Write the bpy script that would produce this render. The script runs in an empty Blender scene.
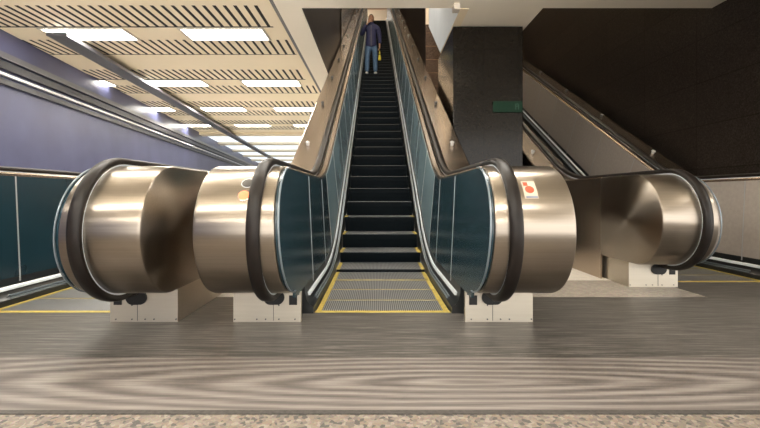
import bpy, bmesh, math, random
from mathutils import Vector
random.seed(4)
C = bpy.context.scene.collection
PI = math.pi
SC = bpy.context.scene

# ------------------------------------------------------------------ helpers
def tag(o, label=None, cat=None, group=None, kind=None):
    if label: o['label'] = label
    if cat: o['category'] = cat
    if group: o['group'] = group
    if kind: o['kind'] = kind
    return o

def empty(name, loc=(0, 0, 0), label=None, cat=None, group=None):
    o = bpy.data.objects.new(name, None)
    o.empty_display_size = .2
    C.objects.link(o)
    o.location = loc
    return tag(o, label, cat, group)

class MB:
    def __init__(self): self.bm = bmesh.new()
    def face(self, pts, mi=0):
        f = self.bm.faces.new([self.bm.verts.new(p) for p in pts]); f.material_index = mi; return f
    def box(self, x0, x1, y0, y1, z0, z1, mi=0, bev=0):
        b = bmesh.new()
        v = [b.verts.new((x, y, z)) for x in (x0, x1) for y in (y0, y1) for z in (z0, z1)]
        for q in ((0, 1, 3, 2), (4, 6, 7, 5), (0, 4, 5, 1), (2, 3, 7, 6), (0, 2, 6, 4), (1, 5, 7, 3)):
            b.faces.new([v[i] for i in q]).material_index = mi
        if bev:
            bmesh.ops.bevel(b, geom=b.edges[:], offset=bev, segments=2, affect='EDGES', profile=.5)
        self.add(b)
    def add(self, b):
        me = bpy.data.meshes.new('tmp'); b.to_mesh(me); b.free()
        self.bm.from_mesh(me); bpy.data.meshes.remove(me)
    def prism(self, poly, x0, x1, mi=0):
        """(y,z) polygon extruded along X"""
        a = [self.bm.verts.new((x0, p[0], p[1])) for p in poly]
        b = [self.bm.verts.new((x1, p[0], p[1])) for p in poly]
        n = len(poly)
        self.bm.faces.new(a).material_index = mi
        self.bm.faces.new(list(reversed(b))).material_index = mi
        for i in range(n):
            self.bm.faces.new([a[i], b[i], b[(i + 1) % n], a[(i + 1) % n]]).material_index = mi
    def grid(self, rings, closed=True, caps=True, mi=0):
        R = [[self.bm.verts.new(p) for p in r] for r in rings]
        n = len(R[0])
        for a, b in zip(R, R[1:]):
            for i in range(n if closed else n - 1):
                j = (i + 1) % n
                self.bm.faces.new([a[i], a[j], b[j], b[i]]).material_index = mi
        if caps and closed:
            self.bm.faces.new(list(reversed(R[0]))).material_index = mi
            self.bm.faces.new(R[-1]).material_index = mi
    def cyl(self, p0, p1, r0, r1=None, n=16, mi=0):
        r1 = r0 if r1 is None else r1
        p0, p1 = Vector(p0), Vector(p1)
        d = (p1 - p0).normalized()
        u = d.orthogonal().normalized(); w = d.cross(u)
        self.grid([[tuple(p + (u * math.cos(t) + w * math.sin(t)) * r) for t in [2 * PI * i / n for i in range(n)]]
                   for p, r in ((p0, r0), (p1, r1))], mi=mi)
    def ball(self, c, r, sc=(1, 1, 1), mi=0, seg=16):
        b = bmesh.new()
        bmesh.ops.create_uvsphere(b, u_segments=seg, v_segments=max(6, seg // 2), radius=r)
        for v in b.verts: v.co = Vector((v.co.x * sc[0] + c[0], v.co.y * sc[1] + c[1], v.co.z * sc[2] + c[2]))
        for f in b.faces: f.material_index = mi
        self.add(b)
    def build(self, name, mats, parent=None, smooth=None):
        bmesh.ops.recalc_face_normals(self.bm, faces=self.bm.faces)
        me = bpy.data.meshes.new(name)
        self.bm.to_mesh(me); self.bm.free()
        for m in (mats if isinstance(mats, (list, tuple)) else [mats]): me.materials.append(m)
        o = bpy.data.objects.new(name, me)
        C.objects.link(o)
        if parent: o.parent = parent
        if smooth is not None:
            for p in me.polygons: p.use_smooth = True
            me.set_sharp_from_angle(angle=math.radians(smooth))
        return o

def copy_tree(o, parent=None):
    c = o.copy(); C.objects.link(c); c.parent = parent
    for ch in list(o.children): copy_tree(ch, c)
    return c

# ------------------------------------------------------------------ materials
def mat(name, col=(.5, .5, .5), rough=.5, metal=0, spec=.5, emit=None, strength=0, coat=0):
    m = bpy.data.materials.new(name); m.use_nodes = True
    b = m.node_tree.nodes['Principled BSDF']
    b.inputs['Base Color'].default_value = (*col, 1)
    b.inputs['Roughness'].default_value = rough
    b.inputs['Metallic'].default_value = metal
    b.inputs['Specular IOR Level'].default_value = spec
    b.inputs['Coat Weight'].default_value = coat
    if emit:
        b.inputs['Emission Color'].default_value = (*emit, 1)
        b.inputs['Emission Strength'].default_value = strength
    return m

def nd(m, t, **kw):
    n = m.node_tree.nodes.new(t)
    for k, v in kw.items():
        if k in n.inputs.keys(): n.inputs[k].default_value = v
        else: setattr(n, k, v)
    return n
def lk(m, a, ao, b, bi): m.node_tree.links.new(a.outputs[ao], b.inputs[bi])
def pos(m, scale=(1, 1, 1), loc=(0, 0, 0), rot=(0, 0, 0)):
    g = nd(m, 'ShaderNodeNewGeometry'); mp = nd(m, 'ShaderNodeMapping')
    mp.inputs['Scale'].default_value = scale; mp.inputs['Location'].default_value = loc; mp.inputs['Rotation'].default_value = rot
    lk(m, g, 'Position', mp, 'Vector'); return mp
def ramp(m, src, so, stops):
    r = nd(m, 'ShaderNodeValToRGB'); e = r.color_ramp.elements
    while len(e) < len(stops): e.new(.5)
    for q, (p, c) in zip(e, stops): q.position = p; q.color = (*c, 1)
    lk(m, src, so, r, 'Fac'); return r
def bsdf(m): return m.node_tree.nodes['Principled BSDF']
def varied(m, c0, c1, scale=(3, 3, 3), nscale=2, detail=4, rough=None):
    mp = pos(m, scale); n = nd(m, 'ShaderNodeTexNoise', Scale=nscale, Detail=detail)
    lk(m, mp, 'Vector', n, 'Vector')
    r = ramp(m, n, 'Fac', [(.3, c0), (.7, c1)]); lk(m, r, 'Color', bsdf(m), 'Base Color')
    if rough:
        mr = nd(m, 'ShaderNodeMapRange'); mr.inputs['To Min'].default_value = rough[0]; mr.inputs['To Max'].default_value = rough[1]
        lk(m, n, 'Fac', mr, 'Value'); lk(m, mr, 'Result', bsdf(m), 'Roughness')
    return m

def brushed(name, c0, c1, r0, r1, scale):
    m = mat(name, c0, .3, 1)
    return varied(m, c0, c1, scale, 3, 5, (r0, r1))
M = {}
M['steel'] = brushed('brushed_steel', (.30, .26, .215), (.34, .295, .243), .26, .32, (.6, 40, 40))
M['deck'] = brushed('deck_steel', (.48, .395, .315), (.51, .42, .335), .25, .275, (24, .15, .15))
M['base'] = brushed('base_steel', (.62, .57, .48), (.66, .61, .52), .42, .5, (1, 20, 20))
M['chrome'] = mat('trim_aluminium', (.74, .80, .86), .28, .35)
M['trim_bright'] = mat('trim_bright', (.82, .88, .92), .3, .15)
M['dull_alu'] = mat('dull_aluminium', (.20, .24, .27), .35, .4)
M['joint'] = mat('joint_strip', (.55, .56, .56), .4, .6)
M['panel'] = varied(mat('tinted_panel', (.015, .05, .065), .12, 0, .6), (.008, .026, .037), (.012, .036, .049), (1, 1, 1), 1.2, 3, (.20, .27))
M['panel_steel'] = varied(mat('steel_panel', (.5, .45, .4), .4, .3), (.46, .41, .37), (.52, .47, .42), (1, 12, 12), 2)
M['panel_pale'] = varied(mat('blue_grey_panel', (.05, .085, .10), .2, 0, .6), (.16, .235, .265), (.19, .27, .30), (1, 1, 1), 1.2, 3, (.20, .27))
M['skirt'] = mat('skirt_dark', (.012, .014, .015), .35, 0, .5)
M['rubber'] = varied(mat('handrail_rubber', (.010, .008, .006), .42, 0, .28), (.008, .006, .005), (.014, .010, .008), (8, 8, 8), 2, 3)
M['black'] = mat('black_plastic', (.006, .006, .006), .5)
M['yellow'] = varied(mat('yellow_paint', (.55, .38, .03), .6), (.40, .30, .06), (.58, .45, .10), (9, 9, 9), 4)
M['yellow_worn'] = varied(mat('worn_yellow', (.3, .25, .1), .6), (.22, .19, .10), (.38, .31, .11), (9, 9, 9), 4)
M['riser'] = mat('step_riser', (.003, .0055, .0075), .5, 0, .07)
M['nose'] = mat('step_nose', (.035, .042, .046), .5, .2, .3)
t = M['tread'] = mat('step_tread', (.12, .12, .12), .42, .6)
mp = pos(t, (1, 1, 1)); w = nd(t, 'ShaderNodeTexWave', Scale=20.0, Distortion=0.0); lk(t, mp, 'Vector', w, 'Vector')
r = ramp(t, w, 'Fac', [(.25, (.07, .07, .072)), (.6, (.40, .41, .42))]); lk(t, r, 'Color', bsdf(t), 'Base Color')
M['cream'] = varied(mat('cream_paint', (.62, .54, .42), .55), (.83, .72, .53), (.88, .77, .58), (.6, .6, .6), 1.5)
M['cream_up'] = mat('cream_upper', (.74, .60, .42), .6)
M['copper_up'] = mat('brown_soffit', (.22, .11, .055), .6)
M['grey_paint'] = varied(mat('grey_paint', (.42, .45, .45), .5), (.70, .74, .76), (.78, .82, .84), (1, 1, 1), 1.5)
M['soffit'] = varied(mat('soffit_paint', (.55, .50, .41), .45), (.82, .76, .64), (.87, .81, .69), (.6, .6, .6), 1.5)
M['slot'] = mat('slot_dark', (.015, .012, .010), .8)
M['gap'] = mat('gap_grey', (.12, .12, .12), .5, .3)
M['seam'] = varied(mat('seam_strip', (.06, .055, .05), .6), (.04, .036, .032), (.08, .072, .064), (20, 20, 1), 3)
M['lamp'] = mat('lamp_diffuser', (.9, .9, .9), .5, emit=(1, .95, .86), strength=15)
M['lamp_warm'] = mat('lamp_warm', (.9, .85, .8), .5, emit=(1, .80, .55), strength=5.5)
M['lamp_side'] = mat('lamp_side', (.9, .9, .9), .5, emit=(1, .88, .7), strength=22)
M['pendant'] = mat('pendant_diffuser', (.9, .9, .9), .5, emit=(1, .95, .87), strength=11)
M['lamp_upper'] = mat('lamp_upper', (.9, .85, .8), .5, emit=(1, .82, .6), strength=2.6)
M['lamp_white'] = mat('lamp_shaft_white', (.9, .9, .9), .5, emit=(1, .93, .84), strength=9)
M['luminous'] = mat('luminous_panel', (.85, .88, .9), .5, emit=(.86, .94, 1), strength=.38)
M['frame'] = mat('lamp_frame', (.55, .5, .42), .5)
M['bluewall'] = varied(mat('blue_wall', (.13, .14, .30), .4), (.06, .065, .13), (.09, .095, .18), (1, 1, 1), 1)
M['darktrim'] = mat('dark_trim', (.03, .03, .035), .4)
M['greytrim'] = mat('grey_trim', (.16, .16, .17), .35, .5)
M['whitetrim'] = mat('white_trim', (.7, .7, .72), .4)
M['red_lamp'] = mat('red_lamp', (.7, .08, .04), .4, 0, .2, emit=(1, .22, .09), strength=.9)
M['button'] = mat('button_grey', (.10, .095, .09), .35, .4)
M['sticker'] = mat('sticker_paper', (.60, .50, .40), .5)
M['sticker_red'] = mat('sticker_red', (.60, .09, .04), .5)
M['sticker_blue'] = mat('sticker_grey', (.22, .24, .30), .5)
M['sign_green'] = mat('sign_green', (.003, .028, .013), .3, 0, .15)
M['sign_mark'] = mat('sign_mark', (.025, .07, .045), .4, 0, .2)
M['brown_matte'] = mat('dark_brown_panel', (.014, .009, .007), .7, 0, .04)
M['backwall'] = varied(mat('hall_wall', (.42, .37, .30), .6), (.38, .33, .27), (.46, .41, .33), (.4, .4, .4), 1)

def aniso(m, a):
    t = nd(m, 'ShaderNodeTangent', direction_type='RADIAL', axis='X'); lk(m, t, 'Tangent', bsdf(m), 'Tangent')
    bsdf(m).inputs['Anisotropic'].default_value = a; bsdf(m).inputs['Anisotropic Rotation'].default_value = .25
aniso(M['steel'], .85)

def granite(name, cols, rough, joint, bw, bh, spec=.5):
    m = mat(name, cols[0], rough, 0, spec)
    mp = pos(m); v = nd(m, 'ShaderNodeTexVoronoi', Scale=70.0); lk(m, mp, 'Vector', v, 'Vector')
    sep = nd(m, 'ShaderNodeSeparateColor'); lk(m, v, 'Color', sep, 'Color')
    r = ramp(m, sep, 'Red', [(.0, cols[0]), (.6, cols[1]), (1, cols[2])])
    sx = nd(m, 'ShaderNodeSeparateXYZ'); lk(m, mp, 'Vector', sx, 'Vector')
    ad = nd(m, 'ShaderNodeMath', operation='ADD'); lk(m, sx, 'X', ad, 0); lk(m, sx, 'Y', ad, 1)
    cb = nd(m, 'ShaderNodeCombineXYZ'); lk(m, ad, 'Value', cb, 'X'); lk(m, sx, 'Z', cb, 'Y')
    bt = nd(m, 'ShaderNodeTexBrick', offset=0.0)
    bt.inputs['Scale'].default_value = 1; bt.inputs['Mortar Size'].default_value = .006
    bt.inputs['Brick Width'].default_value = bw; bt.inputs['Row Height'].default_value = bh
    bt.inputs['Mortar'].default_value = (*joint, 1)
    bt.inputs['Color1'].default_value = (1, 1, 1, 1); bt.inputs['Color2'].default_value = (.8, .8, .8, 1)
    lk(m, cb, 'Vector', bt, 'Vector')
    mx = nd(m, 'ShaderNodeMix', data_type='RGBA', blend_type='MULTIPLY'); mx.inputs[0].default_value = 1
    m.node_tree.links.new(r.outputs['Color'], mx.inputs[6]); m.node_tree.links.new(bt.outputs['Color'], mx.inputs[7])
    m.node_tree.links.new(mx.outputs[2], bsdf(m).inputs['Base Color'])
    return m
M['granite'] = granite('dark_granite', [(.008, .006, .004), (.011, .0085, .0055), (.015, .0115, .0075)], .15, (.5, .45, .4), .54, .62, .22)
M['granite_brown'] = granite('brown_granite', [(.06, .035, .022), (.10, .06, .04), (.14, .09, .06)], .25, (2.5, 2.3, 2.0), 1.2, .31)
M['granite_wall'] = granite('wall_granite', [(.018, .014, .011), (.03, .024, .02), (.045, .036, .03)], .34, (.5, .45, .4), 1.2, .62, .10)

# wooden floor: long planks along X
def wood():
    m = mat('wood_plank', rough=.4)
    g = pos(m); sx = nd(m, 'ShaderNodeSeparateXYZ'); lk(m, g, 'Vector', sx, 'Vector')
    # fine streaks
    mp = pos(m, (.9, 24, 1)); n = nd(m, 'ShaderNodeTexNoise', Scale=2.6, Detail=9.0, Roughness=.72); lk(m, mp, 'Vector', n, 'Vector')
    # cathedral grain in the front plank
    dn = nd(m, 'ShaderNodeTexNoise', Scale=1.3, Detail=2.0); lk(m, pos(m, (.7, 3, 1)), 'Vector', dn, 'Vector')
    mp2 = pos(m, (.30, 2.6, 1), loc=(-.20 + .02, -2.6 * 1.98, 0))
    add = nd(m, 'ShaderNodeVectorMath', operation='MULTIPLY_ADD'); add.inputs[1].default_value = (.10, .10, 0)
    lk(m, dn, 'Color', add, 0); lk(m, mp2, 'Vector', add, 2)
    wv = nd(m, 'ShaderNodeTexWave', wave_type='RINGS', rings_direction='Z', Scale=2.3, Distortion=2.6, Detail=4.0)
    wv.inputs['Detail Scale'].default_value = 1.5
    lk(m, add, 'Vector', wv, 'Vector')
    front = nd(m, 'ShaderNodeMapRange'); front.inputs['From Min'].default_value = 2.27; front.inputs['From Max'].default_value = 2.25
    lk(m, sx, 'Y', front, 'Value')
    wr = nd(m, 'ShaderNodeMapRange'); wr.inputs['To Min'].default_value = .30; wr.inputs['To Max'].default_value = .64
    lk(m, wv, 'Fac', wr, 'Value')
    mixf = nd(m, 'ShaderNodeMath', operation='MULTIPLY_ADD')      # fac = n*.. + wave part
    half = nd(m, 'ShaderNodeMath', operation='MULTIPLY'); lk(m, wr, 'Result', half, 0); lk(m, front, 'Result', half, 1)
    mx0 = nd(m, 'ShaderNodeMix', data_type='FLOAT'); lk(m, front, 'Result', mx0, 0)
    mx0.inputs[2].default_value = 0; m.node_tree.links.new(wr.outputs['Result'], mx0.inputs[3]); m.node_tree.links.new(n.outputs['Fac'], mx0.inputs[2])
    av = nd(m, 'ShaderNodeMath', operation='ADD'); m.node_tree.links.new(mx0.outputs[0], av.inputs[0]); lk(m, n, 'Fac', av, 1)
    dv = nd(m, 'ShaderNodeMath', operation='MULTIPLY'); dv.inputs[1].default_value = .5; lk(m, av, 'Value', dv, 0)
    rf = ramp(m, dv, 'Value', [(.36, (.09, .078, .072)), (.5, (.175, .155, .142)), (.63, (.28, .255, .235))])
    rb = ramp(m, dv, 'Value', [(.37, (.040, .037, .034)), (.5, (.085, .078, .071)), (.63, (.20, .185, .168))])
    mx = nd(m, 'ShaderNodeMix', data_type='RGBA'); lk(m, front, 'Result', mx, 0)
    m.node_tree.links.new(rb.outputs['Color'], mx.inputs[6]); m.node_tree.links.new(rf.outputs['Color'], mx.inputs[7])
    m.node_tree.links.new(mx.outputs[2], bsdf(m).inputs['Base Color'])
    return m
M['wood'] = wood()
def terrazzo(name, cols, scale):
    m = mat(name, rough=.5)
    mp = pos(m, (1, 1, 1)); v = nd(m, 'ShaderNodeTexVoronoi', Scale=scale); lk(m, mp, 'Vector', v, 'Vector')
    s = nd(m, 'ShaderNodeSeparateColor'); lk(m, v, 'Color', s, 'Color')
    r = ramp(m, s, 'Red', [(i / (len(cols) - 1), c) for i, c in enumerate(cols)]); r.color_ramp.interpolation = 'CONSTANT'
    n = nd(m, 'ShaderNodeTexNoise', Scale=3 * scale, Detail=3.0); lk(m, mp, 'Vector', n, 'Vector')
    mx = nd(m, 'ShaderNodeMix', data_type='RGBA', blend_type='OVERLAY'); mx.inputs[0].default_value = .5
    m.node_tree.links.new(r.outputs['Color'], mx.inputs[6]); m.node_tree.links.new(n.outputs['Color'], mx.inputs[7])
    m.node_tree.links.new(mx.outputs[2], bsdf(m).inputs['Base Color'])
    return m
M['terrazzo'] = terrazzo('terrazzo', [(.18, .155, .13), (.14, .12, .105), (.22, .19, .155), (.07, .065, .06), (.27, .235, .20), (.21, .165, .125), (.15, .14, .13)], 62)
M['tile'] = terrazzo('floor_tile', [(.34, .31, .27), (.38, .34, .29), (.31, .28, .24), (.36, .33, .28)], 30)

M['tile_pale'] = terrazzo('pale_tile', [(.72, .69, .63), (.76, .72, .66), (.68, .65, .60), (.74, .70, .64)], 30)

# ------------------------------------------------------------------ escalator geometry (Y = depth, Z = up)
TH = math.atan(.56)
HC, YC, RD = .646, 2.75, .406           # centre and radius of the rounded newel
class Path:
    def __init__(self, y0, th, y1, R=3.0):
        self.R, self.th = R, th
        T = R * math.tan(abs(th) / 2)
        self.sg = 1 if th > 0 else -1
        self.s1 = y0 - T; self.s2 = self.s1 + R * abs(th)
        self.s3 = self.s2 + (y1 - y0) / math.cos(th) - 2 * T; self.s4 = self.s3 + R * abs(th)
    def frame(self, s):
        R, th, sg = self.R, self.th, self.sg
        if s <= self.s1: return s, 0, 0
        y, z = self.s1, 0
        a = min(s - self.s1, R * abs(th)) / R
        y += R * math.sin(a); z += sg * R * (1 - math.cos(a))
        if s <= self.s2: return y, z, sg * a
        l = min(s, self.s3) - self.s2
        y += l * math.cos(th); z += l * math.sin(th)
        if s <= self.s3: return y, z, th
        a2 = min(s - self.s3, R * abs(th)) / R; at = abs(th)
        y += R * (math.sin(at) - math.sin(at - a2)); z += sg * R * (math.cos(at - a2) - math.cos(at))
        if s <= self.s4: return y, z, sg * (at - a2)
        return y + s - self.s4, z, 0
    def P(self, s, d):
        y, z, a = self.frame(s); return (y - d * math.sin(a), z + d * math.cos(a))
    def S(self, a, b, step=.12):
        out = [a]
        pts = [self.s1, self.s2, self.s3, self.s4]
        for lo, hi in ((self.s1, self.s2), (self.s3, self.s4)):
            n = 14
            pts += [lo + (hi - lo) * i / n for i in range(1, n)]
        return [a] + sorted(p for p in pts if a + 1e-4 < p < b - 1e-4) + [b]
    def z_at(self, y):
        lo, hi = 0, self.s4 + 8
        for _ in range(50):
            m = (lo + hi) / 2
            if self.frame(m)[0] < y: lo = m
            else: hi = m
        return self.frame(lo)[1]

def XP(d): return .568 + .045 * (d - .2)      # inner face of the balustrade leans outwards

def sweep(mb, path, S, prof, sx, mi=0, pre=None):
    rings = []
    for q in (pre or []): rings.append(q)
    for s in S:
        rings.append([(sx * x, *path.P(s, d)) for x, d in prof])
    mb.grid(rings, mi=mi)

def make_escalator(name, loc, label, group, path, noses, s_end, panel_mat, joints, down=False):
    root = empty(name, loc, label, 'escalator', group)
    for sx in (-1, 1):
        # ---- rounded steel newel drum
        prof = []
        N = 40
        for i in range(N + 1):
            a = PI / 2 + PI * i / N
            prof.append((YC + RD * math.cos(a), HC + RD * math.sin(a)))
        xs = [(.603, -.012), (.607, -.004), (.615, 0), (1.045, 0), (1.062, -.006), (1.07, -.02)]
        mb = MB(); rings = []
        for x, dr in xs:
            rr = RD + dr
            ring = [(YC + rr * math.cos(PI / 2 + PI * i / N), HC + rr * math.sin(PI / 2 + PI * i / N)) for i in range(N + 1)]
            ring += [(3.3, HC - rr), (3.3, HC + rr)]
            ring = [(sx * ((XP(zz) + x - .582) if x < .7 else x), yy, zz) for yy, zz in ring]
            rings.append(ring)
        mb.grid(rings)
        newel = mb.build('newel', M['steel'], root, 35)
        # ---- bright edge strip around the inner panel
        mb = MB(); rings = []
        for i in range(N + 1):
            a = PI / 2 + PI * i / N
            rings.append([(sx * (XP(HC + r * math.sin(a)) + ox), YC + r * math.cos(a), HC + r * math.sin(a)) for r, ox in ((.396, -.005), (.403, -.005), (.403, .004), (.396, .004))])
        mb.grid(rings)
        mb.build('newel_edge_strip', M['dull_alu'], newel, 40)
        # ---- base box with handrail inlet
        mb = MB(); mb.box(sx * .560, sx * .60, 2.89, 2.93, 0.0, .203); mb.box(sx * .60, sx * 1.02, 2.89, 2.93, 0.0, .236); mb.box(sx * .62, sx * 1.02, 2.925, 4.9, 0.0, .25, bev=.004)
        base = mb.build('newel_base', M['base'], root)
        mb = MB()
        rings = []
        for y in (2.875, 2.90):
            ring = []
            for i in range(24):
                a = 2 * PI * i / 24
                ring.append((sx * .742 + .048 * math.cos(a) + (.022 if math.cos(a) > 0 else -.022), y, .168 + .048 * math.sin(a)))
            rings.append(ring)
        mb.grid(rings); mb.build('handrail_inlet', M['black'], base, 40)
        mb = MB(); mb.box(sx * .586, sx * .640, 2.884, 2.9, .118, .182); mb.build('sensor_window', M['black'], base)
        mb = MB(); mb.box(sx * .745, sx * .748, 2.887, 2.9, .01, .13); mb.build('seam', M['gap'], base)
        for px_, pz in ((.575, .19), (.60, .02), (.71, .02), (.80, .02), (.86, .02), (.71, .115), (1.01, .02)):
            mb = MB(); mb.cyl((sx * px_, 2.884, pz), (sx * px_, 2.895, pz), .005, n=8); mb.build('screw', M['gap'], base)
        # ---- deck (outer steel top and cladding)
        mb = MB()
        dd = 1.05
        sweep(mb, path, path.S(3.3, s_end), [(.69, .9), (.69, 1.04), (.775, 1.04), (.785, 1.052), (1.055, 1.052), (1.07, 1.04), (1.07, .24 if down else -.02), (1.055, .24 if down else -.02), (1.05, .9)], sx)
        deck = mb.build('deck', M['deck'], root, 35)
        # inner rail strip
        mb = MB()
        sweep(mb, path, path.S(2.75, s_end), [(.612, 1.005), (.612, 1.04), (.625, 1.052), (.672, 1.052), (.676, 1.04), (.676, 1.012)], sx)
        mb.build('inner_strip', M['deck'], root, 35)
        # clips on the deck
        if not down:
            s = 6.2
            while s < s_end - 3:
                y, z = path.P(s, 1.05); a = path.frame(s)[2]
                mb = MB()
                up = Vector((0, -math.sin(a), math.cos(a))); al = Vector((0, math.cos(a), math.sin(a)))
                p = Vector((sx * .945, y, z))
                mb.cyl(p, p + up * .035, .022, .018, 12)
                mb.cyl(p + up * .035, p + up * .05, .030, .026, 12)
                mb.cyl(p - al * .045 + up * .045, p + al * .02 + up * .045, .012, .012, 8)
                mb.build('deck_stud', M['gap'] if int(s) % 2 else M['joint'], deck, 40)
                s += 1.75
        # ---- handrail
        mb = MB()
        hp = [(-.033, -.018), (-.038, -.004), (-.035, .012), (-.025, .020), (0, .0235), (.025, .020), (.035, .012), (.038, -.004), (.033, -.018), (0, -.012)]
        RR = RD + .03
        rings = []
        xr = .722
        rings.append([(sx * (xr + x), 2.93, HC - RR - d) for x, d in hp])
        for i in range(N + 1):
            a = 3 * PI / 2 - PI * i / N
            rings.append([(sx * (xr + x), YC + (RR + d) * math.cos(a), HC + (RR + d) * math.sin(a)) for x, d in hp])
        for s in path.S(2.9, s_end):
            rings.append([(sx * (xr + x), *path.P(s, HC + RR + d)) for x, d in hp])
        mb.grid(rings)
        mb.build('handrail', M['rubber'], root, 50)
        # guide under the rail
        mb = MB(); rings = []
        gp = [(-.03, -.028), (-.03, -.012), (.03, -.012), (.03, -.028)]
        for i in range(N + 1):
            a = 3 * PI / 2 - PI * i / N
            rings.append([(sx * (xr + x), YC + (RR + d) * math.cos(a), HC + (RR + d) * math.sin(a)) for x, d in gp])
        for s in path.S(2.9, s_end):
            rings.append([(sx * (xr + x), *path.P(s, HC + RR + d)) for x, d in gp])
        mb.grid(rings); mb.build('handrail_guide', M['chrome'], root, 50)
        # ---- interior panels
        js = [j for j in joints if j < s_end] + [s_end]
        mb = MB(); pts = []
        rr = .392
        for i in range(N + 1):
            a = 3 * PI / 2 - PI * i / N
            pts.append((YC + rr * math.cos(a), HC + rr * math.sin(a)))
        pts += [(js[0] - .004, 1.02), (js[0] - .004, .2), (YC, .2)]
        A = [mb.bm.verts.new((sx * XP(z), y, z)) for y, z in pts]
        B = [mb.bm.verts.new((sx * (XP(z) + .02), y, z)) for y, z in pts]
        mb.bm.faces.new(A); mb.bm.faces.new(list(reversed(B)))
        for i in range(len(A)): mb.bm.faces.new([A[i], A[(i + 1) % len(A)], B[(i + 1) % len(A)], B[i]])
        mb.build('interior_panel', panel_mat, root)
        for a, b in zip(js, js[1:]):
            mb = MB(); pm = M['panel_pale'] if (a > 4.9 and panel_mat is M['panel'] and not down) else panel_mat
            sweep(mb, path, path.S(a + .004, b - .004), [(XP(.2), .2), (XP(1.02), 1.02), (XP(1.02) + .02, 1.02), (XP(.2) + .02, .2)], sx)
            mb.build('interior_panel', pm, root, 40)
        for j in js[:-1]:
            mb = MB()
            sweep(mb, path, [j - .006, j + .006], [(XP(.16) - .002, .16), (XP(1.02) - .002, 1.02), (XP(1.02) + .015, 1.02), (XP(.16) + .015, .16)], sx)
            mb.build('panel_joint', M['joint'], root)
        # ---- skirt and its trims
        mb = MB()
        sweep(mb, path, path.S(3.10, s_end), [(.506, -.25), (.506, .045), (.53, .06), (.556, .10), (.568, .15), (.570, .205), (.602, .205), (.602, -.25)], sx)
        mb.build('skirt', M['skirt'], root, 30)
        mb = MB()
        sweep(mb, path, path.S(3.2, s_end), [(.544, .11), (.546, .128), (.552, .138), (.560, .140), (.566, .13), (.567, .11)], sx)
        mb.build('skirt_trim', M['trim_bright'], root, 50)
        for xx, d0 in ((.516, .052), (.528, .07)):
            mb = MB()
            sweep(mb, path, path.S(3.35, s_end), [(xx - .005, d0 - .006), (xx - .006, d0 + .006), (xx + .004, d0 + .008), (xx + .005, d0 - .006)], sx)
            mb.build('skirt_brush', M['dull_alu'], root, 50)
    # ---- comb plate with the yellow line
    mb = MB(); mb.box(-.5, .5, 3.125, 3.165, -.03, .004, bev=.002)
    mb.build('comb_plate', M['yellow'], root)
    # ---- steps
    for k, (y, z) in enumerate(noses):
        if k + 1 < len(noses): yn, zn = noses[k + 1]
        else: yn, zn = y + .37, z
        zp = noses[k - 1][1] if k else 0
        lo = min(z - .12, zp - .03) if not down else min(z, zn) - .2
        mb = MB()
        a = [(y, z)]
        rise = z - lo
        prof = [(y + .012, z - .0), (y, z - .008), (y + .004, z - rise * .3), (y + .016, z - rise * .6), (y + .034, lo), (yn + .03, lo), (yn + .03, z)]
        if down: prof = [(y, z), (y, lo), (yn, lo), (yn, z)]
        mb.prism(prof, -.492, .492)
        st = mb.build('step', [M['riser'], M['tread'], M['nose']], root)
        for p in st.data.polygons:
            if p.normal.z > .95: p.material_index = 1 if p.area > .05 else 2
            elif p.normal.z > .3: p.material_index = 2
        if z < .6 and z > -.05:
            for sx in (-1, 1):
                mb = MB(); mb.box(sx * .455, sx * .494, y + .004, yn - .004, z - .01, z + .0025); mb.build('yellow_line', M['yellow'], st)
            if z < .03 and not (k == 0):
                mb = MB(); mb.box(-.455, .455, y + .002, y + .024, z - .01, z + .0025); mb.build('yellow_line', M['yellow_worn'], st)
    return root

# ---- the main escalator
up = Path(5.0, TH, 25.3)
noses = [(3.165, 0), (3.48, 0), (3.87, 0), (4.29, .006), (4.73, .04), (5.19, .168), (5.61, .352)]
y = 6.0
while y < 26.6:
    noses.append((y, up.z_at(y))); y += .37
joints_up = [3.5, 4.38, 5.0] + [5.0 + 1.07 * i for i in range(1, 30)]
main = make_escalator('escalator', (0, 0, 0), 'long central escalator with dark teal side panels, rising to the person', 'escalators in the hall',
                      up, noses, 29.0, M['panel'], joints_up)
newels = [c for c in main.children if c.name.split('.')[0] == 'newel']
nl, nr = newels
# lamp and button on the left newel, sticker on the right one
def drum_pt(z, off=0):
    a = math.asin((z - HC) / RD); return YC - (RD + off) * math.cos(a), HC + (RD + off) * math.sin(a), a
def drum_disc(name, m, x, z, rx, rz, t, parent, n=24):
    y, zz, a = drum_pt(z)
    nrm = Vector((0, -math.cos(a), math.sin(a))); tg = Vector((0, math.sin(a), math.cos(a)))
    c = Vector((x, y, zz)); mb = MB()
    rings = []
    for off, sc in ((-.02, 1), (t * .6, 1), (t, .8)):
        rings.append([tuple(c + nrm * off + Vector((1, 0, 0)) * rx * sc * math.cos(q) + tg * rz * sc * math.sin(q)) for q in [2 * PI * i / n for i in range(n)]])
    mb.grid(rings)
    return mb.build(name, m, parent, 40)
b_ = drum_disc('stop_lamp', M['red_lamp'], -.797, .862, .030, .030, .010, nl); b_['label'] = 'glowing red lamp'
drum_disc('lamp_bezel', M['deck'], -.797, .862, .036, .036, .004, nl)
drum_disc('button', M['button'], -.79, .935, .036, .034, .003, nl)
drum_disc('button_rim', M['chrome'], -.79, .935, .040, .038, .0015, nl)
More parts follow.
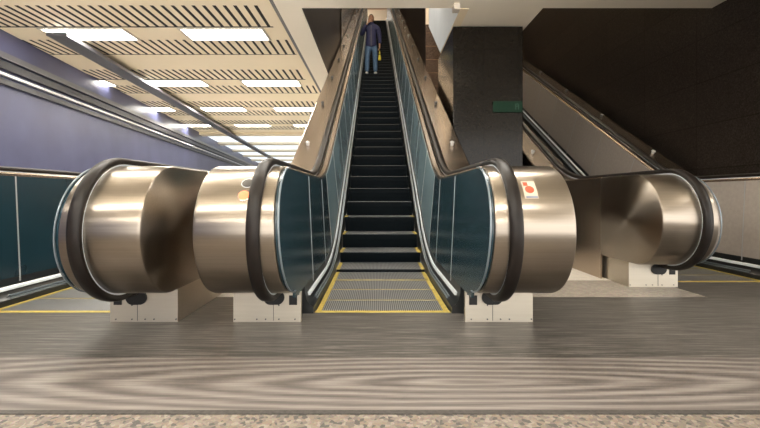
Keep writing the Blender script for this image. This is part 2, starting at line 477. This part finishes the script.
def drum_patch(name, m, x0, x1, z0, z1, t, parent):
    mb = MB(); rings = []
    for off in (.0005, t):
        pass
    zs = [z0 + (z1 - z0) * i / 6 for i in range(7)]
    for z in zs:
        y, zz, a = drum_pt(z); y2, zz2, _ = drum_pt(z, t)
        rings.append([(x0, y, zz), (x0, y2, zz2), (x1, y2, zz2), (x1, y, zz)])
    mb.grid(rings); return mb.build(name, m, parent)
drum_patch('sticker', M['sticker'], .795, .872, .845, .945, .0015, nr)
stk = [c for c in nr.children if c.name.startswith('sticker')][0]
stk['label'] = 'small pale warning sticker'
def diag(name, m, x, z, rx, rz):
    return drum_disc(name, m, x, z, rx, rz, .003, nr)
drum_disc('sticker_mark', M['sticker_red'], .832, .897, .026, .026, .0032, nr)
drum_patch('sticker_mark', M['sticker_red'], .803, .828, .918, .938, .003, nr)
drum_patch('sticker_mark', M['sticker_blue'], .803, .868, .848, .860, .003, nr)

# outer shell below the escalator (truss cladding)
mb = MB()
sweep(mb, up, up.S(6.7, 29.0), [(-1.05, -.9), (-1.05, -.28), (1.05, -.28), (1.05, -.9)], 1)
mb.build('truss_cladding', M['soffit'], main)

# ---- parallel escalator to the right, steel side panels
rt_end = 20.0
right = make_escalator('escalator', (3.35, 1.1, 0), 'rising escalator with pale steel side panels, right of the dark pillar', 'escalators in the hall',
                       Path(5.0, TH, 25.3), [q for q in noses if q[0] < 18], rt_end, M['panel_steel'], joints_up[:15])
mb = MB()
upr = Path(5.0, TH, 25.3)
sweep(mb, upr, upr.S(6.7, rt_end), [(-1.05, -.9), (-1.05, -.28), (1.05, -.28), (1.05, -.9)], 1)
mb.build('truss_cladding', M['soffit'], right)
# ---- descending escalator to the left
dn = Path(5.0, -TH, 14)
nd_ = [(3.165 + .37 * i, dn.z_at(3.165 + .37 * i)) for i in range(14)]
left = make_escalator('escalator', (-2.42, 0, 0), 'escalator going down through the floor, left of the central one', 'escalators in the hall',
                      dn, nd_, 9.0, M['panel'], [3.5, 4.38, 5.45, 6.5, 7.6], down=True)

# ------------------------------------------------------------------ the setting
def struct(name, mb, m, parent=None, smooth=None):
    o = mb.build(name, m, parent, smooth)
    if parent is None: o['kind'] = 'structure'
    return o
CZ = 3.466
XO = -.045
# floors
mb = MB(); mb.box(-8, 7, -9, 1.672, -.15, 0); struct('floor', mb, M['terrazzo'])
mb = MB(); mb.box(-8, 7, 1.672, 1.70, -.15, .004); struct('trim_1', mb, M['seam'])
mb = MB()
mb.box(-8, 7, 1.70, 3.124, -.15, 0)
mb.box(-.583, -1.46, 3.124, 3.6, -.15, 0); mb.box(.583, 2.77, 3.124, 3.6, -.15, 0)
mb.box(2.77, 3.93, 3.124, 4.22, -.15, 0)
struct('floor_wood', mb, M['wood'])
mb = MB()
mb.box(-14, -3.5, 3.124, 38, -.15, 0); mb.box(-1.34, -.603, 3.6, 38, -.15, 0); mb.box(-3.5, -1.34, 9.6, 38, -.15, 0)
mb.box(.603, 2.70, 4.3, 38, -.15, 0); mb.box(-1.46, -1.34, 3.6, 4.8, -.15, 0)
struct('floor_hall', mb, M['tile_pale'])  # mostly hidden floor, kept pale to bounce light onto the ceiling
mb = MB()
mb.box(-.603, .603, 7.4, 38, -.15, 0)
mb.box(.603, 2.76, 3.6, 4.3, -.15, 0); mb.box(2.70, 2.76, 4.3, 38, -.15, 0); mb.box(3.94, 7, 3.124, 38, -.15, 0); mb.box(2.76, 3.94, 8.5, 38, -.15, 0)
struct('floor_tile', mb, M['tile'])
# pit under the descending escalator
mb = MB(); mb.box(-3.55, -3.5, 3.1, 9.6, -3, -.15); mb.box(-1.34, -1.29, 3.1, 9.6, -3, -.15); mb.box(-3.5, -1.34, 9.6, 9.65, -3, -.15); mb.box(-3.5, -1.34, 3.1, 9.65, -3.05, -3)
struct('wall_pit', mb, M['darktrim'])

# ceiling: solid soffit over the camera and round the openings
mb = MB()
mb.box(-14, 7, -6.5, 5.62, CZ, CZ + .25)
mb.box(XO - 1.05, 7, 5.62, 5.9, CZ, CZ + .25)               # header in front of the openings
mb.box(XO - 1.385, XO - 1.05, 5.9, 38, CZ, CZ + .03); mb.box(XO - 1.385, XO - 1.05, 5.62, 5.9, CZ, CZ + .25)       # strip along the opening
mb.box(XO + 1.22, 2.27, 5.9, 7.76, CZ, CZ + .25)             # over the pillar
struct('ceiling', mb, M['soffit'])
mb = MB(); mb.box(XO - 1.44, XO - 1.385, 5.62, 38, CZ + .01, CZ + .12); struct('trim_2', mb, M['gap'])
# slotted ceiling to the left, one panel with slots per bay
bay = 2.98
ORD = ['first', 'second', 'third', 'fourth', 'fifth', 'sixth', 'seventh', 'eighth']
def ceiling_light(x0, x1, y0, y1, z, label, m='lamp', group='fluorescent ceiling lights'):
    r = empty('ceiling_light', ((x0 + x1) / 2, (y0 + y1) / 2, z), label, 'ceiling light', group)
    w, d = (x1 - x0) / 2, (y1 - y0) / 2
    mb = MB()
    for a in ((-w - .04, -w, -d - .03, d + .03), (w, w + .04, -d - .03, d + .03), (-w, w, -d - .03, -d), (-w, w, d, d + .03)):
        mb.box(*a, -.02, .02)
    mb.box(-w - .04, w + .04, -d - .03, d + .03, .02, .05)
    mb.build('frame', M['frame'], r)
    mb = MB(); mb.box(-w, w, -d, d, -.008, .015); mb.build('diffuser', M[m], r)
    return r
mb_c = MB()
for k in range(4):
    y0 = 5.62 + bay * k
    A = MB()
    A.box(-14, XO - 1.44, y0, y0 + bay, CZ + .002, CZ + .2)
    pn = struct('ceiling', A, M['cream'])
    S_ = MB()
    yl = 6.82 + bay * k
    for i in range(60):
        x = XO - 1.66 - .143 * i
        S_.box(x - .023, x + .023, yl - 1.0, yl - .27, CZ - .002, CZ + .05)
        x += .14
        S_.box(x - .021, x + .021, yl + .29, yl + 1.02, CZ - .002, CZ + .05)
    S_.box(-10.5, XO - 1.60, yl - .275, yl - .245, CZ - .002, CZ + .05)
    S_.box(-10.5, XO - 1.48, yl + 1.02, yl + 1.035, CZ - .002, CZ + .05)
    S_.build('slot_grille', M['slot'], pn)
    for j in range(3):
        x1 = XO - 1.80 - 2.18 * j
        if yl < 8 or True:
            ceiling_light(x1 - 1.25, x1, yl - .22, yl + .24, CZ - .004,
                          'white fluorescent ceiling light, %s from the escalator in the %s slotted row' % (ORD[j], ['nearest', 'second nearest', 'third', 'farthest'][k]))
# added fill lamps on rods, out of view, to brighten the ceiling
def fill_light(x, y, z, label):
    r = empty('pendant_light', (x, y, z), label, 'pendant light', 'suspended linear lamps over the hall')
    mb = MB(); mb.box(-.6, .6, -.11, .11, -.05, .05, bev=.02); mb.build('diffuser', M['pendant'], r)
    for q in (-1, 1):
        mb = MB(); mb.box(q * .6, q * .64, -.12, .12, -.06, .06, bev=.008); mb.build('end_cap', M['frame'], r)
        mb = MB(); mb.cyl((q * .5, 0, .05), (q * .5, 0, CZ - z), .008, n=8); mb.build('rod', M['gap'], r)
for k, yy in enumerate((3.4, .2, -3.2)):
    for j, xx in enumerate((-5.5, -3.9, -2.3, -.7, .9)):
        fill_light(xx, yy, 2.75, 'suspended white linear lamp, %s from the left in the %s row from the escalators' % (ORD[j], ORD[k]))
fill_light(5.6, 2.4, 2.75, 'suspended white linear lamp at the far right, apart from the rows')
# luminous ceiling farther back
yb = 5.62 + bay * 4
for k in range(5):
    A = MB(); A.box(-14, XO - 1.44, yb + 3.3 * k, yb + 3.3 * k + .55, CZ - .10, CZ + .2); struct('ceiling', A, M['cream'])
    L = MB(); L.box(-14, XO - 1.46, yb + 3.3 * k + .55, yb + 3.3 * k + 3.3, CZ, CZ + .04)
    tag(L.build('luminous_ceiling_panel', M['luminous']), 'glowing white ceiling panel, %s behind the slotted ceiling' % ORD[k], 'ceiling panel', 'luminous ceiling panels')
# dark tray under the ceiling
def oriented(name, x0, y0, x1, y1, w, z0, z1, m):
    d = Vector((x1 - x0, y1 - y0)); n = Vector((-d.y, d.x)).normalized() * w / 2
    mb = MB(); q = [(x0 + n.x, y0 + n.y), (x0 - n.x, y0 - n.y), (x1 - n.x, y1 - n.y), (x1 + n.x, y1 + n.y)]
    mb.grid([[(a, b, z0) for a, b in q], [(a, b, z1) for a, b in q]])
    return mb.build(name, m)
o = oriented('ceiling_track', -4.95, 6.5, -7.55, 33, .30, CZ - .16, CZ - .105, M['greytrim'])
tag(o, 'long dark grey track hung under the ceiling at the left', 'track')
# blue wall on the left
def wl(y): return -5.15 - .133 * y
o = oriented('wall_left', wl(-9), -9, wl(37), 37, .2, 0, CZ, M['bluewall']); o['kind'] = 'structure'
for i, (z0, z1, mm) in enumerate(((3.00, 3.10, 'greytrim'), (2.84, 2.96, 'darktrim'), (2.74, 2.78, 'whitetrim'), (2.60, 2.68, 'darktrim'))):
    o = oriented('trim_%d' % (3 + i), wl(-9) + .13, -9, wl(37) + .13, 37, .08, z0, z1, M[mm]); o['kind'] = 'structure'
mb = MB(); mb.box(-14, 7, 36.5, 36.7, 0, 16); struct('wall_back', mb, M['backwall'])

# granite walls round the openings
mb = MB(); mb.box(-1.35, -1.10, 5.9, 30, CZ + .031, 17); struct('wall_shaft', mb, M['granite_wall'])
mb = MB(); mb.box(-1.10, -1.075, 12.5, 30, 3.6, 17); struct('wall_shaft', mb, M['granite'])
mb = MB(); mb.box(1.105, 2.25, 9.9, 36, 0, 4.85); struct('wall_pier', mb, M['granite_brown'])
mb = MB(); mb.box(1.105, 2.25, 9.9, 36, 4.85, 17); struct('wall_pier', mb, M['cream_up'])
mb = MB(); mb.box(1.085, 1.104, 9.92, 36, 0, 17); struct('wall_pier', mb, M['brown_matte'])
# right hall wall and the wall behind the right escalator
mb = MB(); mb.box(4.62, 4.9, 3.0, 36, 0, 17); struct('wall_right', mb, M['granite_wall'])
mb = MB(); mb.box(2.25, 4.62, 19, 19.2, 0, 17); struct('wall_end', mb, M['granite'])
# slanted fascia on the right side of the central opening
mb = MB()
mb.prism([(5.9, CZ), (7.75, CZ), (9.45, 4.62), (9.45, 8), (5.9, 8)], 1.12, 1.175)
struct('wall_fascia', mb, M['grey_paint'])
mb = MB(); mb.box(1.122, 1.24, 5.9, 7.74, CZ - .012, CZ); struct('trim_7', mb, M['cream'])
# sloped soffit above the shaft with its lamps and one added fill
mb = MB()
sweep(mb, up, up.S(9.2, 27.0), [(-1.1, 4.1), (-1.1, 4.25), (1.1, 4.25), (1.1, 4.1)], 1); struct('ceiling_shaft', mb, M['copper_up'])
mb = MB(); mb.box(-1.35, 4.7, 5.65, 5.9, CZ + .25, 9.0); struct('wall_header', mb, M['cream'])
mb = MB(); mb.box(2.25, 4.7, 5.9, 19, 8.9, 9.1); struct('ceiling_side', mb, M['cream'])

def slope_lamp(s, x0, x1, label, L=.8, m='lamp_warm'):
    y, z = up.P(s, 4.09); a = up.frame(s)[2]
    r = empty('shaft_light', (0, y, z), label, 'ceiling light', 'lamps in the sloped soffit')
    r.rotation_euler = (a, 0, 0)
    mb = MB(); mb.box(x0 - .03, x1 + .03, -L / 2 - .03, L / 2 + .03, -.02, .03); mb.build('frame', M['frame'], r)
    mb = MB(); mb.box(x0, x1, -L / 2, L / 2, -.035, -.021); mb.build('diffuser', M[m], r)
for i, s in enumerate((10.4, 14.2, 18.2, 22.5)):
    slope_lamp(s, -.9, .9, 'warm lamp in the sloped soffit over the escalator, %s up the slope' % ORD[i], m='lamp_white' if i == 0 else 'lamp_warm')  # lowest one is a white fill, added to light fascia and panels
ceiling_light(2.9, 4.1, 10.5, 11.2, 8.85, 'ceiling light high above the right escalator', 'lamp_side', 'right shaft lights')  # lamp added out of view to brighten the right escalator
# upper landing
mb = MB(); mb.box(-1.35, 1.35, 24.0, 33.2, 15.3, 15.5); struct('ceiling_upper', mb, M['copper_up'])
mb = MB(); mb.box(-1.1, 1.1, 25.6, 36, up.z_at(27) - .35, up.z_at(27) - .30); struct('floor_upper', mb, M['tile'])
mb = MB(); mb.box(-1.08, 1.08, 33, 33.2, up.z_at(27) - .3, 17); struct('wall_upper', mb, M['cream_up'])
zt = up.z_at(27)
ceiling_light(-.7, .7, 29.2, 30.4, zt + 3.3, 'warm ceiling light over the upper landing, in front of the cream wall', 'lamp_upper', 'upper landing lights')

# ------------------------------------------------------------------ pillar and its painted green reflection
px = empty('pillar', (1.665, 6.5, 0), 'dark polished granite pillar right of the central escalator', 'pillar')
mb = MB(); mb.box(-.535, .535, 0, 1.57, 0, CZ - .014, bev=.008); mb.build('shaft', M['granite'], px)
mb = MB(); mb.box(-.545, .545, -.01, 1.58, 0, .12); mb.build('plinth', M['granite'], px)
sg = empty('sign', (1.97, 6.5, 2.215), 'dim green sign plate on the front of the granite pillar', 'sign')
mb = MB(); mb.box(-.235, .215, -.03, -.008, -.085, .085, bev=.004); mb.build('plate', M['sign_green'], sg)  # green mirror image in the polished granite, built as a solid plate
mb = MB()
mb.box(.10, .118, -.032, -.029, -.045, .045); mb.box(.145, .16, -.032, -.029, -.045, .045); mb.box(.118, .145, -.032, -.029, .0, .014); mb.ball((.131, -.03, .04), .012, (1, .2, 1))
mb.build('mark', M['sign_mark'], sg)
jb = MB(); jb.box(1.0, 1.09, 5.72, 5.86, CZ - .09, CZ - .001, bev=.01)
tag(jb.build('junction_box', M['frame']), 'small beige box fixed under the soffit edge above the escalator', 'box')

# ------------------------------------------------------------------ the person on the escalator
def skin_obj(name, chains, m, parent, sub=2, root=0):
    """chains: list of [(x,y,z,r) or ('#',index)], linked to earlier joints by index"""
    bm = bmesh.new(); lay = bm.verts.layers.skin.verify(); V = []
    for ch in chains:
        prev = None
        for q in ch:
            if isinstance(q, int): v = V[q]
            else:
                v = bm.verts.new(q[:3]); V.append(v)
                rx, ry = (q[3], q[3]) if len(q) == 4 else (q[3], q[4])
                v[lay].radius = (rx, ry)
            if prev is not None and not bm.edges.get((prev, v)): bm.edges.new((prev, v))
            prev = v
    bm.verts.ensure_lookup_table()
    bm.verts[root][lay].use_root = True
    me = bpy.data.meshes.new(name); bm.to_mesh(me); bm.free(); me.materials.append(m)
    o = bpy.data.objects.new(name, me); C.objects.link(o); o.parent = parent
    sk = o.modifiers.new('Skin', 'SKIN'); sk.use_smooth_shade = True
    sb = o.modifiers.new('Subdivision', 'SUBSURF'); sb.levels = sb.render_levels = sub
    return o
M['skin'] = mat('skin', (.42, .24, .16), .5)
M['jacket'] = varied(mat('navy_jacket', (.02, .025, .09), .7), (.017, .021, .075), (.028, .034, .115), (6, 6, 6), 3)
M['jeans'] = varied(mat('blue_jeans', (.045, .10, .19), .8), (.06, .12, .22), (.11, .20, .34), (6, 6, 6), 3)
M['shoe'] = mat('white_shoe', (.75, .75, .75), .5)
M['hair'] = mat('hair_black', (.012, .010, .009), .5)
M['mouth'] = mat('lips', (.22, .09, .07), .5)
M['eye'] = mat('eye_dark', (.03, .02, .02), .3)
M['bag'] = varied(mat('yellow_bag', (.75, .66, .05), .5), (.68, .58, .04), (.80, .72, .08), (12, 12, 12), 3)

step_i = min(range(len(noses)), key=lambda i: abs(noses[i][0] - 13.40))
sy, sz = noses[step_i]
K = 1.92 / 1.75
pr = empty('person', (-.215, sy + .16, sz + .003), 'person in a navy jacket and blue jeans standing on the central escalator, hand at mouth', 'person')
pr.scale = (K, K, K)
# local: -y faces the camera; x+ is image right. Right hand (image left) is raised to the mouth.
HX = .105
body = [
    [(0, .0, .93, .105, .08), (0, .0, 1.10, .120, .085), (0, -.005, 1.28, .135, .09), (0, .0, 1.40, .105, .07), (0, .0, 1.47, .052), (0, -.012, 1.53, .052)],
    [0, (-HX + .02, 0, .87, .066), (-HX - .01, -.02, .50, .055), (-HX - .015, .0, .30, .052), (-HX - .02, .02, .09, .036)],
    [0, (HX - .02, 0, .87, .066), (HX + .01, -.02, .50, .055), (HX + .015, .0, .30, .052), (HX + .02, .02, .09, .036)],
    [3, (-.185, 0, 1.385, .058), (-.27, -.05, 1.14, .042), (-.22, -.20, 1.26, .034), (-.10, -.175, 1.43, .026)],
    [3, (.185, 0, 1.385, .058), (.235, .0, 1.12, .042), (.245, -.04, .97, .034), (.245, -.075, .80, .024)],
]
bo = skin_obj('body', body, M['skin'], pr)
# hands: palm plus five tapered fingers each
def hand(c, dirv, across, outw, curl):
    d, a, o_ = Vector(dirv).normalized(), Vector(across).normalized(), Vector(outw).normalized()
    c = Vector(c); mb_chains = []
    palm = [c + d * .0, c + d * .045, c + d * .08]
    ch = [[(*palm[0], .022), (*palm[1], .028), (*palm[2], .026)]]
    idx = 3
    for i, (off, L) in enumerate(((-.030, .068), (-.010, .078), (.010, .073), (.029, .058))):
        b = palm[2] + a * off
        p1 = b + d * L * .45 + o_ * curl * .012; p2 = b + d * L * .75 + o_ * curl * .034; p3 = b + d * L * .9 + o_ * curl * .055
        ch.append([2, (*b, .011), (*p1, .0095), (*p2, .0085), (*p3, .0075)])
    tb = palm[1] - a * .034
    ch.append([1, (*tb, .0125), (*(tb - a * .018 + d * .028 + o_ * .012), .011), (*(tb - a * .020 + d * .055 + o_ * .025), .009)])
    return ch
skin_obj('hand', hand((-.095, -.172, 1.435), (.62, -.05, .78), (.78, 0, -.62), (0, .9, 0), .6), M['skin'], bo)
skin_obj('hand', hand((.245, -.072, .835), (0, -.12, -1), (0, -1, .1), (-1, 0, 0), .9), M['skin'], bo)
# head with face
mb = MB(); b = bmesh.new(); bmesh.ops.create_icosphere(b, subdivisions=4, radius=1)
for v in b.verts:
    x, y_, z = v.co
    w_ = .078 * (1 - .22 * max(0, -z) ** 1.4)
    q = Vector((x * w_, y_ * .098 * (1 - .10 * max(0, -z)), z * .122))
    if y_ < 0:                                       # front: nose, brow, eye sockets, chin
        q.y -= .024 * math.exp(-((x / .20) ** 2)) * math.exp(-(((z + .15) / .20) ** 2)) * (-y_)
        q.y += .010 * (math.exp(-(((x - .42) / .2) ** 2)) + math.exp(-(((x + .42) / .2) ** 2))) * math.exp(-(((z - .05) / .14) ** 2))
        q.y -= .008 * math.exp(-((x / .35) ** 2)) * math.exp(-(((z + .85) / .2) ** 2))
    v.co = q + Vector((0, -.02, 1.625))
mb.add(b)
for s in (-1, 1): mb.ball((s * .078, -.005, 1.62), .03, (.35, .6, 1.1), seg=12)
hd = mb.build('head', M['skin'], bo, 80)
for s in (-1, 1):
    mb = MB(); mb.ball((s * .031, -.103, 1.632), .011, (1.2, .6, .7), seg=12); mb.build('eye', M['eye'], hd)
    mb = MB(); mb.ball((s * .032, -.107, 1.655), .014, (1.4, .4, .3), seg=10); mb.build('eyebrow', M['hair'], hd)
mb = MB(); mb.ball((0, -.105, 1.563), .02, (1.2, .5, .3), seg=12); mb.build('mouth', M['mouth'], hd)
mb = MB(); b = bmesh.new(); bmesh.ops.create_icosphere(b, subdivisions=4, radius=1)
for v in b.verts:
    x, y_, z = v.co
    v.co = Vector((x * .085, y_ * .106 + .006, z * .130)) + Vector((0, -.012, 1.632))
bmesh.ops.delete(b, geom=[v for v in b.verts if v.co.z < 1.60 - (v.co.y - .0) * .35 or (v.co.y < -.055 and v.co.z < 1.695)], context='VERTS')
mb.add(b); h_ = mb.build('hair', M['hair'], pr, 80)
sm = h_.modifiers.new('Solidify', 'SOLIDIFY'); sm.thickness = .008
# clothes
jk = [
    [(0, .0, .74, .185, .13), (0, .0, .88, .178, .125), (0, .0, 1.05, .160, .115), (0, -.005, 1.28, .165, .115), (0, .0, 1.40, .128, .09), (0, .0, 1.475, .075)],
    [4, (-.19, 0, 1.385, .082), (-.28, -.05, 1.14, .066), (-.225, -.20, 1.25, .056), (-.125, -.18, 1.40, .046)],
    [4, (.19, 0, 1.385, .082), (.245, .0, 1.12, .066), (.25, -.04, .97, .056), (.25, -.065, .87, .048)],
]
jo = skin_obj('jacket', jk, M['jacket'], pr)
mb = MB(); mb.box(-.006, .006, -.128, -.10, .80, 1.40); mb.build('zip', M['gap'], jo)
mb = MB(); rings = []
for zc, rr, rt in ((1.44, .085, .020), (1.49, .088, .016)):
    pass
for i in range(9):
    q = 2 * PI * i / 8
n_ = 20
for k_, (z_, r_) in enumerate(((1.42, .095), (1.46, .090), (1.51, .083), (1.505, .070), (1.45, .072))):
    rings.append([(r_ * math.cos(2 * PI * i / n_), r_ * .9 * math.sin(2 * PI * i / n_) - .005, z_) for i in range(n_)])
mb.grid(rings, caps=False); mb.build('collar', M['jacket'], jo, 60)
skin_obj('jeans', [[(0, .0, 1.0, .145, .10), (0, .0, .88, .15, .105)],
                   [1, (-HX + .01, 0, .78, .10), (-HX - .01, -.02, .50, .076), (-HX - .015, .0, .30, .072), (-HX - .02, .015, .085, .066)],
                   [1, (HX - .01, 0, .78, .10), (HX + .01, -.02, .50, .076), (HX + .015, .0, .30, .072), (HX + .02, .015, .085, .066)]], M['jeans'], pr)
for s in (-1, 1):
    mb = MB()
    cx_ = s * (HX + .022)
    secs = [(.085, .032, .05, .0), (.06, .040, .085, .0), (.0, .043, .095, .0), (-.07, .046, .07, .0), (-.13, .046, .055, 0), (-.165, .030, .042, 0)]
    rings = []
    for yy, w_, hh, _ in secs:
        rings.append([(cx_ + w_ * math.cos(a_) * (1 if abs(math.cos(a_)) < 2 else 1), yy, max(0, hh * (.5 + .5 * math.sin(a_)))) for a_ in [2 * PI * i / 16 for i in range(16)]])
    mb.grid(rings); sh = mb.build('shoe', M['shoe'], pr, 50)
# yellow bag held in the lowered hand
bx, by, bz = -.215 + K * .245, sy + .16 + K * (-.085), sz + K * .70
BGS = .72
bg = empty('yellow_bag', (bx, by, bz), 'small yellow bag hanging from the lowered hand of the person', 'bag')
mb = MB()
rings = []
for z_, w_, d_ in ((-.02, .012, .012), (-.10, .030, .022), (-.17, .045, .03)):
    rings.append([(w_ * math.cos(2 * PI * i / 12), d_ * math.sin(2 * PI * i / 12), z_) for i in range(12)])
mb.grid(rings); mb.build('strap', M['bag'], bg, 50)
mb = MB(); rings = []
for z_, w_, d_ in ((-.165, .046, .025), (-.215, .047, .035)):
    rings.append([(w_ * math.cos(2 * PI * i / 12), d_ * math.sin(2 * PI * i / 12), z_) for i in range(12)])
mb.grid(rings); mb.build('band', M['black'], bg, 50)
mb = MB(); rings = []
for z_, w_, d_ in ((-.20, .045, .03), (-.30, .07, .045), (-.42, .085, .05), (-.45, .075, .045)):
    rings.append([(w_ * math.cos(2 * PI * i / 12), d_ * math.sin(2 * PI * i / 12), z_) for i in range(12)])
mb.grid(rings); mb.build('pouch', M['bag'], bg, 50)

bg.scale = (BGS * .8, BGS * .8, BGS)
# ------------------------------------------------------------------ world, camera, view
wd = bpy.data.worlds.new('World'); SC.world = wd; wd.use_nodes = True
bgn = wd.node_tree.nodes['Background']; bgn.inputs['Color'].default_value = (1, .96, .91, 1); bgn.inputs['Strength'].default_value = 1.35

cam = bpy.data.cameras.new('camera'); co = bpy.data.objects.new('camera', cam); C.objects.link(co)
co.location = (XO, 0, .866); co.rotation_euler = (PI / 2, 0, 0)
cam.sensor_width = 36; cam.lens = 36 * 424 / 760
cam.shift_x = 3.5 / 760; cam.shift_y = -19 / 760
cam.clip_start = .05; cam.clip_end = 200
SC.camera = co
SC.view_settings.view_transform = 'Standard'; SC.view_settings.look = 'None'
SC.view_settings.gamma = 1; SC.view_settings.use_curve_mapping = False
SC.view_settings.exposure = 1.42
SC.cycles.max_bounces = 10; SC.cycles.glossy_bounces = 6; SC.cycles.diffuse_bounces = 5
SC.cycles.use_denoising = True
SC.cycles.sample_clamp_indirect = 6
